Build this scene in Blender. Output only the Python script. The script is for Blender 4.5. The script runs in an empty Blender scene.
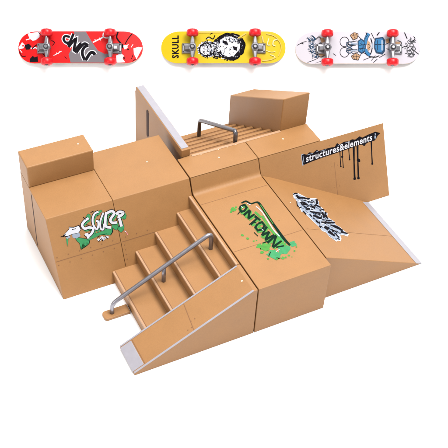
import bpy, bmesh, math, random
from mathutils import Vector, Matrix
random.seed(7)
SC = bpy.context.scene
COL = SC.collection

# ------------------------------------------------------------------ camera
F, PX, PY = 969.945, 224.0, 224.0          # focal length in photo pixels
RX, RY, RZ = 46.393, -2.811, -26.608
CAM = Vector((-2.2628, -8.4815, 9.2077))
ROT = (Matrix.Rotation(math.radians(RZ), 3, 'Z') @ Matrix.Rotation(math.radians(RY), 3, 'Y')
       @ Matrix.Rotation(math.radians(RX), 3, 'X'))
cd = bpy.data.cameras.new('camera'); cam = bpy.data.objects.new('camera', cd); COL.objects.link(cam)
M4 = ROT.to_4x4(); M4.translation = CAM; cam.matrix_world = M4
cd.sensor_width = 36; cd.lens = F / 448 * 36; cd.clip_end = 500; cd.clip_start = .05
SC.camera = cam
RIGHT, UP, BACK = ROT.col[0].copy(), ROT.col[1].copy(), ROT.col[2].copy()

def hit(p, n, c):
    "where the sight line through photo point p meets the surface n.x = c"
    r = ROT @ Vector(((p[0] - PX) / F, -(p[1] - PY) / F, -1)); n = Vector(n)
    return CAM + r * ((c - n.dot(CAM)) / n.dot(r))

# ------------------------------------------------------------------ measures (module = 1 unit, about 47 mm)
H, Hs = 1.0, .786
U1, U2, U3, U4, U5, U6 = .878, 1.942, 2.949, 3.916, 4.930, 4.564
A, D, D2 = .458, 1.921, 1.785
T, W, ZT = .352, .465, .037
H2, d1, d2, d3, ds = 1.335, .626, .986, .971, .401
UB, H3, VB, ZB, ZC = 3.502, 1.531, 1.883, .601, .076
B1, B2, E1, E2, ZE = 2.020, 2.143, .426, 1.971, 1.111
S = [.694, 1.042, 1.345, 1.684, 1.885]
Z0 = .002
def bank(z): return -A * (1 - z)
BANKN = Vector((0, -1, A)).normalized(); BANK = (tuple(BANKN), BANKN.z)
def _ramp():
    n = Vector((Hs, 0, U6 - U3)).normalized(); return tuple(n), n.dot(Vector((U6, 0, 0)))
RAMP = _ramp()
HF = ((0, 0, 1), Hs)

# ------------------------------------------------------------------ materials
def mat(name, col, rough=.5, metal=0, spec=.5, var=0, vscale=8, bump=0, bscale=200, col2=None, coat=0, dirt=0):
    m = bpy.data.materials.new(name); m.use_nodes = True
    nt = m.node_tree; b = nt.nodes['Principled BSDF']
    b.inputs['Base Color'].default_value = (*col, 1); b.inputs['Roughness'].default_value = rough
    b.inputs['Metallic'].default_value = metal; b.inputs['Specular IOR Level'].default_value = spec
    b.inputs['Coat Weight'].default_value = coat
    tc = nt.nodes.new('ShaderNodeTexCoord')
    if var:
        n1 = nt.nodes.new('ShaderNodeTexNoise'); n1.inputs['Scale'].default_value = vscale; n1.inputs['Detail'].default_value = 6
        n1.inputs['Roughness'].default_value = .65
        nt.links.new(tc.outputs['Object'], n1.inputs['Vector'])
        r = nt.nodes.new('ShaderNodeValToRGB')
        r.color_ramp.elements[0].position = .3; r.color_ramp.elements[1].position = .7
        c2 = col2 or tuple(c * (1 - var) for c in col)
        r.color_ramp.elements[0].color = (*c2, 1); r.color_ramp.elements[1].color = (*[min(1, c * (1 + var * .5)) for c in col], 1)
        nt.links.new(n1.outputs['Fac'], r.inputs['Fac'])
        out = r.outputs['Color']
        if dirt:     # fine fibres pressed in the board plastic
            n3 = nt.nodes.new('ShaderNodeTexNoise'); n3.inputs['Scale'].default_value = 70; n3.inputs['Detail'].default_value = 4
            nt.links.new(tc.outputs['Object'], n3.inputs['Vector'])
            r3 = nt.nodes.new('ShaderNodeValToRGB'); r3.color_ramp.elements[0].position = .35; r3.color_ramp.elements[1].position = .65
            r3.color_ramp.elements[0].color = (1 - dirt, 1 - dirt, 1 - dirt, 1); r3.color_ramp.elements[1].color = (1, 1, 1, 1)
            nt.links.new(n3.outputs['Fac'], r3.inputs['Fac'])
            mx = nt.nodes.new('ShaderNodeMix'); mx.data_type = 'RGBA'; mx.blend_type = 'MULTIPLY'; mx.inputs['Factor'].default_value = 1
            nt.links.new(out, mx.inputs[6]); nt.links.new(r3.outputs['Color'], mx.inputs[7]); out = mx.outputs[2]
        nt.links.new(out, b.inputs['Base Color'])
        mr = nt.nodes.new('ShaderNodeMapRange'); mr.inputs['To Min'].default_value = rough - .06; mr.inputs['To Max'].default_value = rough + .08
        nt.links.new(n1.outputs['Fac'], mr.inputs['Value']); nt.links.new(mr.outputs['Result'], b.inputs['Roughness'])
    if bump:
        n2 = nt.nodes.new('ShaderNodeTexNoise'); n2.inputs['Scale'].default_value = bscale; n2.inputs['Detail'].default_value = 3
        nt.links.new(tc.outputs['Object'], n2.inputs['Vector'])
        bp = nt.nodes.new('ShaderNodeBump'); bp.inputs['Strength'].default_value = bump; bp.inputs['Distance'].default_value = .01
        nt.links.new(n2.outputs['Fac'], bp.inputs['Height']); nt.links.new(bp.outputs['Normal'], b.inputs['Normal'])
    return m

TAN = (.256, .122, .040)
M = dict(
    tan=mat('tan plastic', TAN, .56, spec=.4, var=.06, vscale=3.5, bump=.12, bscale=110, dirt=.06),
    nose=mat('rubbed tan plastic', (.315, .182, .100), .5, var=.06, vscale=12, bump=.1),
    groove_shade_rivet=mat('groove_shade_rivet', (.16, .07, .025), .8),  # recess shade put into the colour of flat strips; rivet dots share the brown
    slit_shade=mat('gap shade', (.035, .012, .008), .9),  # near-black colour standing for the shade inside a gap; nothing is cut open
    peg=mat('pale peg', (.60, .50, .38), .5),
    coping=mat('pale grey coping', (.235, .222, .245), .42, var=.07, vscale=9, bump=.1),
    steel=mat('brushed steel', (.25, .24, .265), .36, metal=.85, var=.08, vscale=14, bump=.08),
    dsteel=mat('dark steel', (.12, .115, .125), .34, metal=.8, var=.1, vscale=14, bump=.08),
    black=mat('black ink', (.006, .005, .007), .8, spec=.04),
    dark=mat('dark green ink', (.004, .015, .009), .8, spec=.04),
    white=mat('white ink', (.42, .42, .45), .55, spec=.2),
    grey=mat('grey blue ink', (.20, .23, .285), .55, spec=.1),
    green=mat('green ink', (.030, .19, .070), .55, spec=.2, var=.15, vscale=20),
    lgreen=mat('light green ink', (.045, .19, .028), .55, spec=.2, var=.2, vscale=20),
    pink=mat('pink ink', (.5, .17, .18), .55),
    paper=mat('white sweep', (.95, .95, .95), .9, spec=.1),
    red=mat('red deck', (.44, .003, .004), .5, spec=.15),
    yellow=mat('yellow deck', (.40, .285, .003), .5, spec=.15, var=.05, vscale=5),
    wdeck=mat('white deck', (.365, .34, .37), .5, spec=.15),
    ply=mat('plywood edge', (.36, .25, .16), .5, var=.2, vscale=20),
    wheel=mat('red wheel', (.42, .003, .007), .35, spec=.3),
    hub=mat('wheel hub', (.5, .03, .03), .35),
    truck=mat('cast truck', (.20, .195, .21), .33, metal=.7, var=.15, vscale=18),
    bush=mat('bushing', (.03, .03, .034), .5, spec=.2),
    band=mat('grey print', (.11, .095, .105), .5, spec=.15),
    blue=mat('blue print', (.010, .095, .215), .5, spec=.15),
    dblue=mat('dark blue print', (.005, .026, .06), .5, spec=.1),
    sand=mat('sand print', (.28, .16, .085), .5, spec=.15),
    cream=mat('cream print', (.42, .36, .14), .4),
    orange=mat('amber print', (.40, .24, .004), .4),
)

# ------------------------------------------------------------------ object helpers
def empty(name, loc=(0, 0, 0)):
    o = bpy.data.objects.new(name, None); o.location = loc; o.empty_display_size = .1; COL.objects.link(o); return o
def tag(o, label=None, cat=None, group=None, kind=None):
    for k, v in (('label', label), ('category', cat), ('group', group), ('kind', kind)):
        if v: o[k] = v
    return o

class MB:
    """collects faces, one material per face, and links them as one mesh"""
    def __init__(s): s.bm = bmesh.new(); s.mats = []
    def mi(s, m):
        if m not in s.mats: s.mats.append(m)
        return s.mats.index(m)
    def merge(s, bm2, m, smooth=False):
        i = s.mi(m); vm = {v: s.bm.verts.new(v.co) for v in bm2.verts}
        for f in bm2.faces:
            try: g = s.bm.faces.new([vm[v] for v in f.verts])
            except ValueError: continue
            g.material_index = i; g.smooth = smooth
        bm2.free()
    def solid(s, m, ptsA, ptsB, bev=.007, seg=2):
        "closed prism between two matching outlines"
        b = bmesh.new(); va = [b.verts.new(p) for p in ptsA]; vb = [b.verts.new(p) for p in ptsB]; n = len(va)
        b.faces.new(va[::-1]); b.faces.new(vb)
        for k in range(n): b.faces.new((va[k], va[(k + 1) % n], vb[(k + 1) % n], vb[k]))
        bmesh.ops.recalc_face_normals(b, faces=b.faces)
        if bev:
            ed = [e for e in b.edges if len(e.link_faces) == 2 and e.calc_face_angle(0) > .35]
            bmesh.ops.bevel(b, geom=ed, offset=bev, segments=seg, profile=.5, affect='EDGES', clamp_overlap=True)
        s.merge(b, m)
    def prism_u(s, m, u0, u1, prof, **k):        # profile of (v, z) run along u
        s.solid(m, [(u0, v, z) for v, z in prof], [(u1, v, z) for v, z in prof], **k)
    def prism_v(s, m, v0, v1, prof, **k):        # profile of (u, z) run along v
        s.solid(m, [(u, v0, z) for u, z in prof], [(u, v1, z) for u, z in prof], **k)
    def box(s, m, a, b, **k):
        s.prism_u(m, a[0], b[0], [(a[1], a[2]), (b[1], a[2]), (b[1], b[2]), (a[1], b[2])], **k)
    def strip(s, m, p, q, n, w, t=.0016):        # narrow inlay line lying on a face with normal n
        p, q, n = Vector(p), Vector(q), Vector(n).normalized(); side = (q - p).cross(n).normalized() * w / 2
        vs = [s.bm.verts.new(x + n * t) for x in (p - side, q - side, q + side, p + side)]
        f = s.bm.faces.new(vs); f.material_index = s.mi(m)
    def dot(s, m, p, n, r, t=.0022):
        p, n = Vector(p), Vector(n).normalized(); a = n.orthogonal().normalized(); b = n.cross(a)
        f = s.bm.faces.new([s.bm.verts.new(p + n * t + (a * math.cos(k * math.pi / 4) + b * math.sin(k * math.pi / 4)) * r) for k in range(8)])
        f.material_index = s.mi(m)
    def tube(s, m, pts, r, bend=.07, n=20, caps=True):
        pts = [Vector(p) for p in pts]; path = [pts[0]]
        for k in range(1, len(pts) - 1):
            a, b, c = pts[k - 1], pts[k], pts[k + 1]; da, dc = (a - b).normalized(), (c - b).normalized()
            for j in range(9):
                t = j / 8; path.append((b + da * bend) * (1 - t) ** 2 + b * 2 * t * (1 - t) + (b + dc * bend) * t * t)
        path.append(pts[-1]); b_ = bmesh.new(); rings = []; nrm = None
        for k, p in enumerate(path):
            d = ((path[min(k + 1, len(path) - 1)] - path[max(k - 1, 0)])).normalized()
            nrm = d.orthogonal().normalized() if nrm is None else (nrm - d * nrm.dot(d)).normalized()
            bi = d.cross(nrm)
            rings.append([b_.verts.new(p + (nrm * math.cos(2 * math.pi * j / n) + bi * math.sin(2 * math.pi * j / n)) * r) for j in range(n)])
        for r0, r1 in zip(rings, rings[1:]):
            for j in range(n): b_.faces.new((r0[j], r0[(j + 1) % n], r1[(j + 1) % n], r1[j]))
        if caps: b_.faces.new(rings[0][::-1]); b_.faces.new(rings[-1])
        s.merge(b_, m, True)
    def lathe(s, m, c, axis, prof, n=28, smooth=True):       # prof: (distance along axis, radius)
        c, axis = Vector(c), Vector(axis).normalized(); a = axis.orthogonal().normalized(); bb = axis.cross(a); b_ = bmesh.new()
        rings = [[b_.verts.new(c + axis * h + (a * math.cos(2 * math.pi * j / n) + bb * math.sin(2 * math.pi * j / n)) * r) for j in range(n)] for h, r in prof]
        for r0, r1 in zip(rings, rings[1:]):
            for j in range(n): b_.faces.new((r0[j], r0[(j + 1) % n], r1[(j + 1) % n], r1[j]))
        b_.faces.new(rings[0][::-1]); b_.faces.new(rings[-1]); s.merge(b_, m, smooth)
    def build(s, name, parent=None, origin=None):
        me = bpy.data.meshes.new(name); s.bm.normal_update(); s.bm.to_mesh(me); s.bm.free()
        for m in s.mats: me.materials.append(M[m])
        o = bpy.data.objects.new(name, me); COL.objects.link(o)
        if parent:
            o.parent = parent
            base = Vector((0, 0, 0)); q = parent
            while q: base += q.location; q = q.parent
            if not getattr(s, 'local', False): me.transform(Matrix.Translation(-base))
        return o

# ------------------------------------------------------------------ printed decals (thin ink films lying on a surface)
def ribbon(pts, w):
    "flat outline quads of a brush stroke with mitred joints; w may be a number or a list"
    pts = [Vector(p) for p in pts]; ws = w if isinstance(w, (list, tuple)) else [w] * len(pts); L, R_ = [], []
    for k, p in enumerate(pts):
        a = pts[max(k - 1, 0)]; b = pts[min(k + 1, len(pts) - 1)]; d = (b - a)
        if d.length < 1e-6: d = Vector((1, 0))
        d.normalize(); n = Vector((-d.y, d.x))
        if 0 < k < len(pts) - 1:
            d1_ = (p - a).normalized(); c = max(.55, n.dot(Vector((-d1_.y, d1_.x)))); n = n / c
        L.append(p + n * ws[k] / 2); R_.append(p - n * ws[k] / 2)
    return [[R_[k], R_[k + 1], L[k + 1], L[k]] for k in range(len(pts) - 1)]
def smooth_line(pts, n=5):
    pts = [Vector(p) for p in pts]; out = []
    for k in range(len(pts) - 1):
        p0, p1, p2, p3 = pts[max(k - 1, 0)], pts[k], pts[k + 1], pts[min(k + 2, len(pts) - 1)]
        for j in range(n):
            t = j / n; out.append(.5 * ((2 * p1) + (p2 - p0) * t + (2 * p0 - 5 * p1 + 4 * p2 - p3) * t * t + (3 * p1 - p0 - 3 * p2 + p3) * t ** 3))
    out.append(pts[-1]); return out
def blob(c, r, n=14, j=.25, sx=1, rot=0):
    out = []
    for k in range(n):
        a = 2 * math.pi * k / n; q = r * (1 + random.uniform(-j, j)); x, y = q * math.cos(a) * sx, q * math.sin(a)
        out.append((c[0] + x * math.cos(rot) - y * math.sin(rot), c[1] + x * math.sin(rot) + y * math.cos(rot)))
    return out

class Decal:
    """ink shapes given in a 2D chart and laid on a surface by a mapping chart -> (point, normal)"""
    def __init__(s, mapping, base=.0025, cuts=None): s.map = mapping; s.t = base; s.mb = MB(); s.cuts = cuts
    def poly(s, m, pts):
        s._emit(m, [[Vector((p[0], p[1])) for p in pts]])
    def stroke(s, m, pts, w, curve=True):
        if curve and len(pts) > 2:
            n0 = len(pts); sm = smooth_line(pts)
            if isinstance(w, (list, tuple)):
                ww = []
                for i in range(len(sm)):
                    t = i / (len(sm) - 1) * (n0 - 1); k = min(int(t), n0 - 2); ww.append(w[k] + (w[k + 1] - w[k]) * (t - k))
                w = ww
            pts = sm
        s._emit(m, ribbon(pts, w))
    def _emit(s, m, polys):
        i = s.mb.mi(m); b = bmesh.new(); cache = {}
        def vert(p):
            k = (round(p.x, 5), round(p.y, 5))
            if k not in cache: cache[k] = b.verts.new((p.x, p.y, 0))
            return cache[k]
        for pl in polys:
            vs = []
            for p in pl:
                v = vert(p)
                if v not in vs: vs.append(v)
            if len(vs) > 2:
                try: b.faces.new(vs)
                except ValueError: pass
        bmesh.ops.triangulate(b, faces=b.faces[:])
        for c in (s.cuts or []):
            bmesh.ops.bisect_plane(b, geom=b.verts[:] + b.edges[:] + b.faces[:], plane_co=(c, 0, 0), plane_no=(1, 0, 0), dist=1e-6)
        ref = None
        for f in b.faces:
            q = [s.map(v.co.x, v.co.y) for v in f.verts]; P = [a + n * s.t for a, n in q]; nn = q[0][1]
            ar = (P[1] - P[0]).cross(P[2] - P[0])
            if ar.length < 1e-9: continue
            if ar.dot(nn) < 0: P = P[::-1]
            g = s.mb.bm.faces.new([s.mb.bm.verts.new(x) for x in P]); g.material_index = i
        b.free(); s.t += .00003
def plane_map(plane):
    n, c = plane; nv = Vector(n)
    return lambda x, y: (hit((x, y), n, c), nv)

# ================================================================== SETTING: white studio sweep
DEP = 15.55
pc = CAM - BACK * DEP                                   # centre of the leaning upper part of the sweep
Ldir = BACK.cross(Vector((0, 0, 1))).normalized() * -1   # level line along the fold
pdir = Ldir.cross(BACK).normalized()
if pdir.z < 0: pdir = -pdir
t0 = -pc.z / pdir.z; fold = pc + pdir * t0
g = Vector((pdir.x, pdir.y, 0)).normalized()
tl = .28
prof = [fold - g * 40, fold - g * tl]
for j in range(1, 12):
    t = j / 12; prof.append((fold - g * tl) * (1 - t) ** 2 + fold * 2 * t * (1 - t) + (fold + pdir * tl) * t * t)
prof += [fold + pdir * tl, fold + pdir * 25]
b_ = bmesh.new(); ra = [b_.verts.new(p - Ldir * 40) for p in prof]; rb = [b_.verts.new(p + Ldir * 40) for p in prof]
for k in range(len(prof) - 1):
    f = b_.faces.new((ra[k], rb[k], rb[k + 1], ra[k + 1])); f.smooth = True
bmesh.ops.recalc_face_normals(b_, faces=b_.faces)
if b_.faces[0].normal.z < 0: bmesh.ops.reverse_faces(b_, faces=b_.faces)
sw = MB(); sw.merge(b_, 'paper', True); o = sw.build('backdrop'); tag(o, kind='structure')

# ================================================================== A: corner platform with raised block
def bank_rivets(mb, us, zs, r=.0085):
    for u in us:
        for z in zs: mb.dot('groove_shade_rivet', (u, bank(z), z), BANKN, r)
root = empty('corner_platform', (U1 / 2, .3, 0))
tag(root, 'tan corner platform with raised end block and white and green graffiti on its sloped front', 'ramp piece')
m = MB(); m.prism_u('tan', 0, U1 - .002, [(-A, Z0), (0, H), (d2 - .004, H), (d2 - .004, Z0)])
gz = .475
m.strip('groove_shade_rivet', (.012, bank(gz), gz), (U1 - .012, bank(gz), gz), BANKN, .009)
bank_rivets(m, [.035 + .148 * k for k in range(6)], (gz + .048, gz - .048))
m.strip('slit_shade', (0, .548, .955), (0, .535, .06), (-1, 0, 0), .032)  # uncut gap: its shade is a dark strip on the side face
m.build('platform_body', root)
m = MB(); m.box('tan', (0, d1, H - .0), (U1 - .002, d2 - .004, H2), bev=.014)
m.dot('peg', hit((78, 144), (0, 0, 1), H2), (0, 0, 1), .012)
m.build('raised_block', root)
dc = Decal(plane_map(BANK))
ol = 'black'
# drips and shade behind the letters
for pl in ([(74, 236), (80, 238), (89.5, 239.5), (88.8, 243.5), (86.8, 241.5), (85.8, 246), (84, 242), (82.5, 243.5), (81, 249), (79.5, 243), (77.5, 241.5)],
           [(88.5, 237.5), (94, 234), (101, 231.5), (106, 229), (112, 228), (112, 232), (110, 235), (106.5, 233.2), (100, 234.8), (94, 238), (89, 240)],
           [(111.5, 223.5), (118, 226), (117, 230), (114.5, 229.2), (112, 227)], [(118.5, 226), (124, 227), (123.4, 230), (121, 232.4), (118, 229.5)],
           [(65.8, 237.5), (68.5, 237.5), (68, 242), (67.2, 246.5), (66.4, 241)], [(85.5, 217), (88, 213.8), (90.5, 215), (90, 219)],
           [(123.5, 217), (126.5, 215), (125.8, 218.5), (123.5, 219.5)], [(98, 211.5), (101, 209.8), (102, 211.5), (99.5, 213)]):
    cx = sum(p[0] for p in pl) / len(pl); cy = sum(p[1] for p in pl) / len(pl)
    dc.poly(ol, [(cx + (x - cx) * 1.1, cy + (y - cy) * 1.12) for x, y in pl]); dc.poly('green', pl)
dc.poly('grey', [(72, 234.5), (79, 232), (80.5, 236), (76, 238.5), (72.5, 237.5)])
dc.poly('grey', [(64.5, 235.5), (69, 235.2), (70.5, 237.2), (67, 239)])
letters = [
    ([(98.4, 211.6), (94.6, 213.6), (92.6, 218.6), (93.2, 224.6), (96.4, 229), (98.2, 226), (98, 221.4), (96, 221)], 2.2),
    ([(88.5, 218), (84.5, 221), (82, 225), (84.5, 228.5), (89, 227.4), (93, 228.5), (92, 232.5), (88.5, 235.8), (85, 233.8)], 2.8),
    ([(87, 233), (88.4, 238.4)], 2.6),
    ([(103.4, 212.6), (101.6, 217), (100.2, 222), (100.6, 228.4), (103.2, 229.2), (103.8, 223.6)], 2.0),
    ([(106.4, 212), (105.4, 218), (105.6, 226), (111, 227.4)], 3.0),
    ([(107, 213), (111.6, 211), (114, 213.4), (110.4, 219.4), (112, 222.6), (117, 222.4)], 2.9),
    ([(116, 214.4), (119, 211.8), (123, 212.6), (121, 215.4), (117.6, 215.4)], 3.0),
    ([(118.4, 216.5), (120, 221), (121.4, 226.4)], 3.3),
]
arrow = [(63.6, 235), (67, 231.6), (69.4, 228.8), (69, 227.4), (73.5, 227.6), (78.6, 225.8), (80.6, 229.4), (78.4, 232.6), (72, 233.9), (67, 236.2)]
for pts, w in letters: dc.stroke('green', [(x + 1.3, y + 1.6) for x, y in pts], w)
for pts, w in letters: dc.stroke(ol, pts, w + .95)
cx, cy = 72.5, 231.4; dc.poly(ol, [(cx + (x - cx) * 1.09, cy + (y - cy) * 1.18) for x, y in arrow]); dc.poly('white', arrow)
for pts, w in letters: dc.stroke('white', pts, w * .86)
for a, b in (((83, 217), (85.5, 219.4)), ((90.5, 212.5), (93.5, 211)), ((109, 216), (111, 213.8)), ((101.5, 224), (102, 226.6)), ((86, 224.6), (89.4, 225.2)), ((96.8, 216), (98.4, 215)),
             ((88, 229.8), (90.8, 230.4)), ((107.7, 218), (108, 223)), ((116.6, 219), (118.5, 218.4)), ((72, 229.4), (76, 228.6)), ((63, 236.2), (65.5, 234)), ((60.6, 236.6), (64, 236.4))):
    dc.stroke(ol, [a, b], .7)
dc.stroke('white', [(97.5, 238.8), (99.5, 240), (102, 237), (103.5, 239.2), (106, 236.6), (108.4, 237.6)], 2.0)
dc.stroke(ol, [(98.5, 241.6), (101.5, 238.6), (102.6, 241)], .7); dc.stroke(ol, [(104.6, 239.4), (105.4, 236.4), (107.6, 238.6)], .7); dc.stroke(ol, [(97, 237.2), (100, 235.6)], .6)
dc.stroke('pink', [(124.5, 230.5), (126.4, 232.4), (127.8, 235)], .8); dc.stroke('white', [(124.6, 231.8), (126, 231)], .7)
dc.mb.build('graffiti_decal', root)

# ================================================================== B: stair section with sloped side ledge
root = empty('stair_section', ((U1 + U2) / 2, -.6, 0))
tag(root, 'tan front stair section with four treads, pale edge lips and a sloped side ledge', 'ramp piece')
u0, u1 = U1 + .002, U2 - .008
m = MB(); m.prism_u('tan', u0, u1, [(-A, Z0), (0, H), (d3, H), (d3, Z0)])
m.strip('groove_shade_rivet', (u0 + .01, bank(gz), gz), (1.345, bank(gz), gz), BANKN, .009)
bank_rivets(m, [u0 + .07 + .15 * k for k in range(3)], (gz + .048,)); bank_rivets(m, [u0 + .035], (.43, .37, .31, .25))
m.dot('peg', hit((147, 162), (0, 0, 1), H), (0, 0, 1), .011)
m.build('platform_body', root)
vB, vF = -D + W - .003, -D
m = MB(); pr = [(S[0], Z0)]
for k in range(5):
    z = (k + 1) * Hs / 5; pr.append((S[k], z)); pr.append(((S[k + 1] if k < 4 else u1), z))
pr.append((u1, Z0))
# the steps are one moulding; the run stops just inside the sloped front
m.prism_v('tan', vB + .004, -.10, pr, bev=.006)
o = m.build('staircase', root)
for k in range(5):
    z = (k + 1) * Hs / 5; e = MB(); vb = bank(z) - .012; un = S[k]
    e.prism_v('nose', vB + .006, vb, [(un - .003, z - .022), (un - .005, z + .002), (un - .001, z + .007), (un + .022, z + .007), (un + .025, z - .01), (un + .025, z - .022)], bev=.004)
    if k < 4: e.strip('groove_shade_rivet', (un + .030, vB + .01, z), (un + .030, vb, z), (0, 0, 1), .009)
    e.build('step_edge', o)
m = MB(); m.prism_v('tan', vF, vB, [(T, Z0), (u1, Z0), (u1, Hs + .001), (u1 - .05, Hs + .001), (T, ZT)], bev=.006)
sl = Vector((u1 - .05 - T, 0, Hs + .001 - ZT)).normalized(); nl = Vector((-sl.z, 0, sl.x))
p0 = Vector((T, 0, ZT)); run = (u1 - .05 - T) / sl.x
def on(t, v): return p0 + sl * t + Vector((0, v, 0))
m.strip('groove_shade_rivet', on(.163, vF + .03), on(.163, vB - .03), nl, .009)
m.strip('groove_shade_rivet', on(.86, vF + .03), on(.92, vB - .03), nl, .009)
for q in (.80, .855, .885, .94):
    m.dot('groove_shade_rivet', on(q, vF + (.08 if q < .87 else .16)), nl, .008)
m.dot('peg', hit((242, 281), tuple(nl), nl.dot(p0)), nl, .011)
led = m.build('side_ledge', root)
for va, vb, nm in ((vF + .002, vF + .026, 'edge_strip'), (vB - .024, vB - .002, 'edge_strip')):
    e = MB(); A0, A1 = on(.0, va), on(run + .0, va); B0, B1_ = on(.0, vb), on(run + .0, vb)
    e.solid('nose' if 0 else 'coping', [A0 - nl * .02, A1 - nl * .02, A1 + nl * .006, A0 + nl * .006], [B0 - nl * .02, B1_ - nl * .02, B1_ + nl * .006, B0 + nl * .006], bev=.003)
    e.build(nm, led)
e = MB(); A0, A1 = on(-.012, vF + .036), on(.150, vF + .036); B0, B1_ = on(-.012, vB - .032), on(.150, vB - .032)
e.solid('coping', [A0 - nl * .03, A1 - nl * .03, A1 + nl * .005, A0 + nl * .005], [B0 - nl * .03, B1_ - nl * .03, B1_ + nl * .005, B0 + nl * .005], bev=.006)
e.build('end_plate', led)

# ================================================================== C: centre box with curved bank
root = empty('manual_box', ((U2 + U3) / 2, -1, 0))
tag(root, 'tan centre box with flat top and splashed green and black graffiti', 'ramp piece')
u0, u1 = U2 + .008, U3 - .004
m = MB(); pr = [(-D, Z0), (-D, Hs), (-.15, Hs)]
pA, pB, pC = Vector((-.15, Hs)), Vector((bank(Hs), Hs)), Vector((bank(.84), .84))
for j in range(1, 8):
    t = j / 8; q = pA * (1 - t) ** 2 + pB * 2 * t * (1 - t) + pC * t * t; pr.append((q.x, q.y))
pr += [(pC.x, pC.y), (-.004, H - .004), (-.004, Z0)]
m.prism_u('tan', u0, u1, pr)
for v in (-.315, -1.245): m.strip('groove_shade_rivet', (u0 + .012, v, Hs), (u1 - .012, v, Hs), (0, 0, 1), .006)
m.dot('groove_shade_rivet', hit((279, 220.5), *HF), (0, 0, 1), .008)
m.build('box_body', root)
dc = Decal(plane_map(HF))
for c, r, s_ in (((265, 247), 4.4, 1.3), ((274, 254.5), 4.6, 1.5), ((284, 249), 5.4, 1.1), ((279, 240), 5.6, 1.0), ((292.5, 244), 3.0, 1.2), ((259.5, 246), 2.4, 1.3), ((270, 240), 3.6, 1.3), ((264, 237), 2.2, 1.4)):
    dc.poly('green' if c[0] > 272 else 'lgreen', blob(c, r, 18, .28, s_))
for c, r in (((242.5, 235.4), 1.3), ((247.5, 238.8), 1.1), ((253.8, 241.2), .8), ((233.2, 209.2), 2.1), ((231.3, 212), 1.0), ((236, 207.5), .9), ((289, 255.6), .9), ((294.5, 251), .8), ((286, 257.5), .8), ((277, 259.4), 1.0), ((292, 257), .5),
             ((262, 252.5), 1.4), ((268, 259), 1.0), ((283, 258), 1.5), ((296.5, 247), .6), ((252, 218.6), .8), ((246, 217.5), .7), ((256.5, 240.5), .5)):
    dc.poly('lgreen', blob(c, r, 9, .3, 1.3))
for pts in ([(252, 224), (262, 229), (270, 239)], [(262, 216), (272, 231), (281, 241)], [(243, 213.5), (249, 218.5)], [(255, 212), (261, 217.5)], [(268, 226), (276, 236), (286, 246)]):
    dc.stroke('lgreen', pts, 2.2)
dc.stroke('white', [(256, 206.6), (262, 212), (268.5, 222), (274, 230.5), (279.6, 236.4)], .9)
dk = [([(241.5, 203.2), (246, 201.4), (251, 203.8), (256, 202.4), (259.2, 203.6), (264, 210.5), (271, 221), (277, 229.5), (284, 239), (290, 245.4)], [1.6, 1.8, 1.5, 1.6, 2.6, 3.0, 3.0, 3.1, 3.2, 2.2]),
      ([(244.5, 202.8), (240.4, 203.6), (238.6, 206.6), (240.2, 210.4), (243.2, 211.2), (245.4, 208.4), (245.3, 204.8)], 2.1),
      ([(247.4, 215), (252.4, 207)], 2.0), ([(252.2, 207.4), (251.4, 213.6)], 2.3), ([(251, 214), (258, 208.6)], 1.7),
      ([(249, 224.6), (253, 224.2), (257.4, 222.4)], [.7, 1.4, 1.0]), ([(253.4, 217.6), (257.6, 216.4), (260.4, 218.2)], 1.7), ([(257.8, 217), (256, 221), (262.4, 220.6)], 1.5),
      ([(254.6, 231.4), (259.6, 222.6), (264.6, 222.2)], 1.9), ([(255, 231), (258.8, 235.2), (266, 233.4), (269.4, 232)], 2.0), ([(263.8, 222.6), (266.2, 228), (270.4, 234)], 2.3),
      ([(260, 230.8), (262.6, 227)], 1.1), ([(262, 233), (265.8, 229)], 1.0), ([(268.4, 239.8), (270.6, 234.2)], 2.0), ([(266.6, 241), (272.4, 235.8), (275, 236.6)], 1.5),
      ([(274.6, 239), (274.2, 246), (272.6, 251), (270.6, 253.4)], [2.4, 2.0, 1.4, .8]), ([(276, 239), (278.4, 243.4), (274.8, 249)], 1.5), ([(275.6, 247.4), (279.4, 246.4), (283.6, 246.2)], [1.6, 1.3, .8]),
      ([(262.6, 243.4), (268, 241.4), (273, 243.4)], [.6, 1.2, .8])]
rj = random.Random(5)
glyph = dict(O=[[(0, .5), (.25, 1), (.8, .95), (1, .45), (.7, 0), (.15, .05), (0, .5)]], N=[[(0, -.05), (.12, 1)], [(.12, 1), (.78, .05)], [(.78, .05), (1.02, 1.05)]], T=[[(.5, -.1), (.55, 1)], [(-.05, .85), (1.05, 1.05)]],
             W=[[(-.05, 1), (.22, 0)], [(.22, 0), (.5, .8)], [(.5, .8), (.78, -.05)], [(.78, -.05), (1.1, 1)]])
strokes_ = []
for ch, s0, wd in zip('ONTOWN', (0, 8.6, 17, 24.6, 33.6, 45), (6.2, 7.0, 6.4, 7.2, 9.6, 8.6)):
    hgt = 7.2 + s0 * .085
    for gl in glyph[ch]:
        strokes_.append([(238.4 + .655 * (s0 + x * wd) + .70 * (y * hgt) + rj.uniform(-.3, .3), 208.6 + .755 * (s0 + x * wd) - .70 * (y * hgt) + rj.uniform(-.3, .3)) for x, y in gl])
for p in strokes_: dc.stroke('lgreen', [(x + .7, y + .9) for x, y in p], 3.0, False)
for p in strokes_: dc.stroke('dark', p, 2.1 if len(p) > 2 else [2.6, 1.9], False)
dc.stroke('dark', dk[0][0], [q * .85 for q in dk[0][1]])
for a, b, w in (((240.6, 211), (237.6, 214.6), .9), ((249, 224.6), (256, 222.4), 1.0), ((262.6, 243.4), (268, 241.4), 1.0), ((276, 247.4), (284, 246), 1.3), ((270.6, 252), (268.6, 256.6), .9), ((254, 232.6), (258, 236.4), .8)):
    dc.stroke('dark', [a, b], w)
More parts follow.
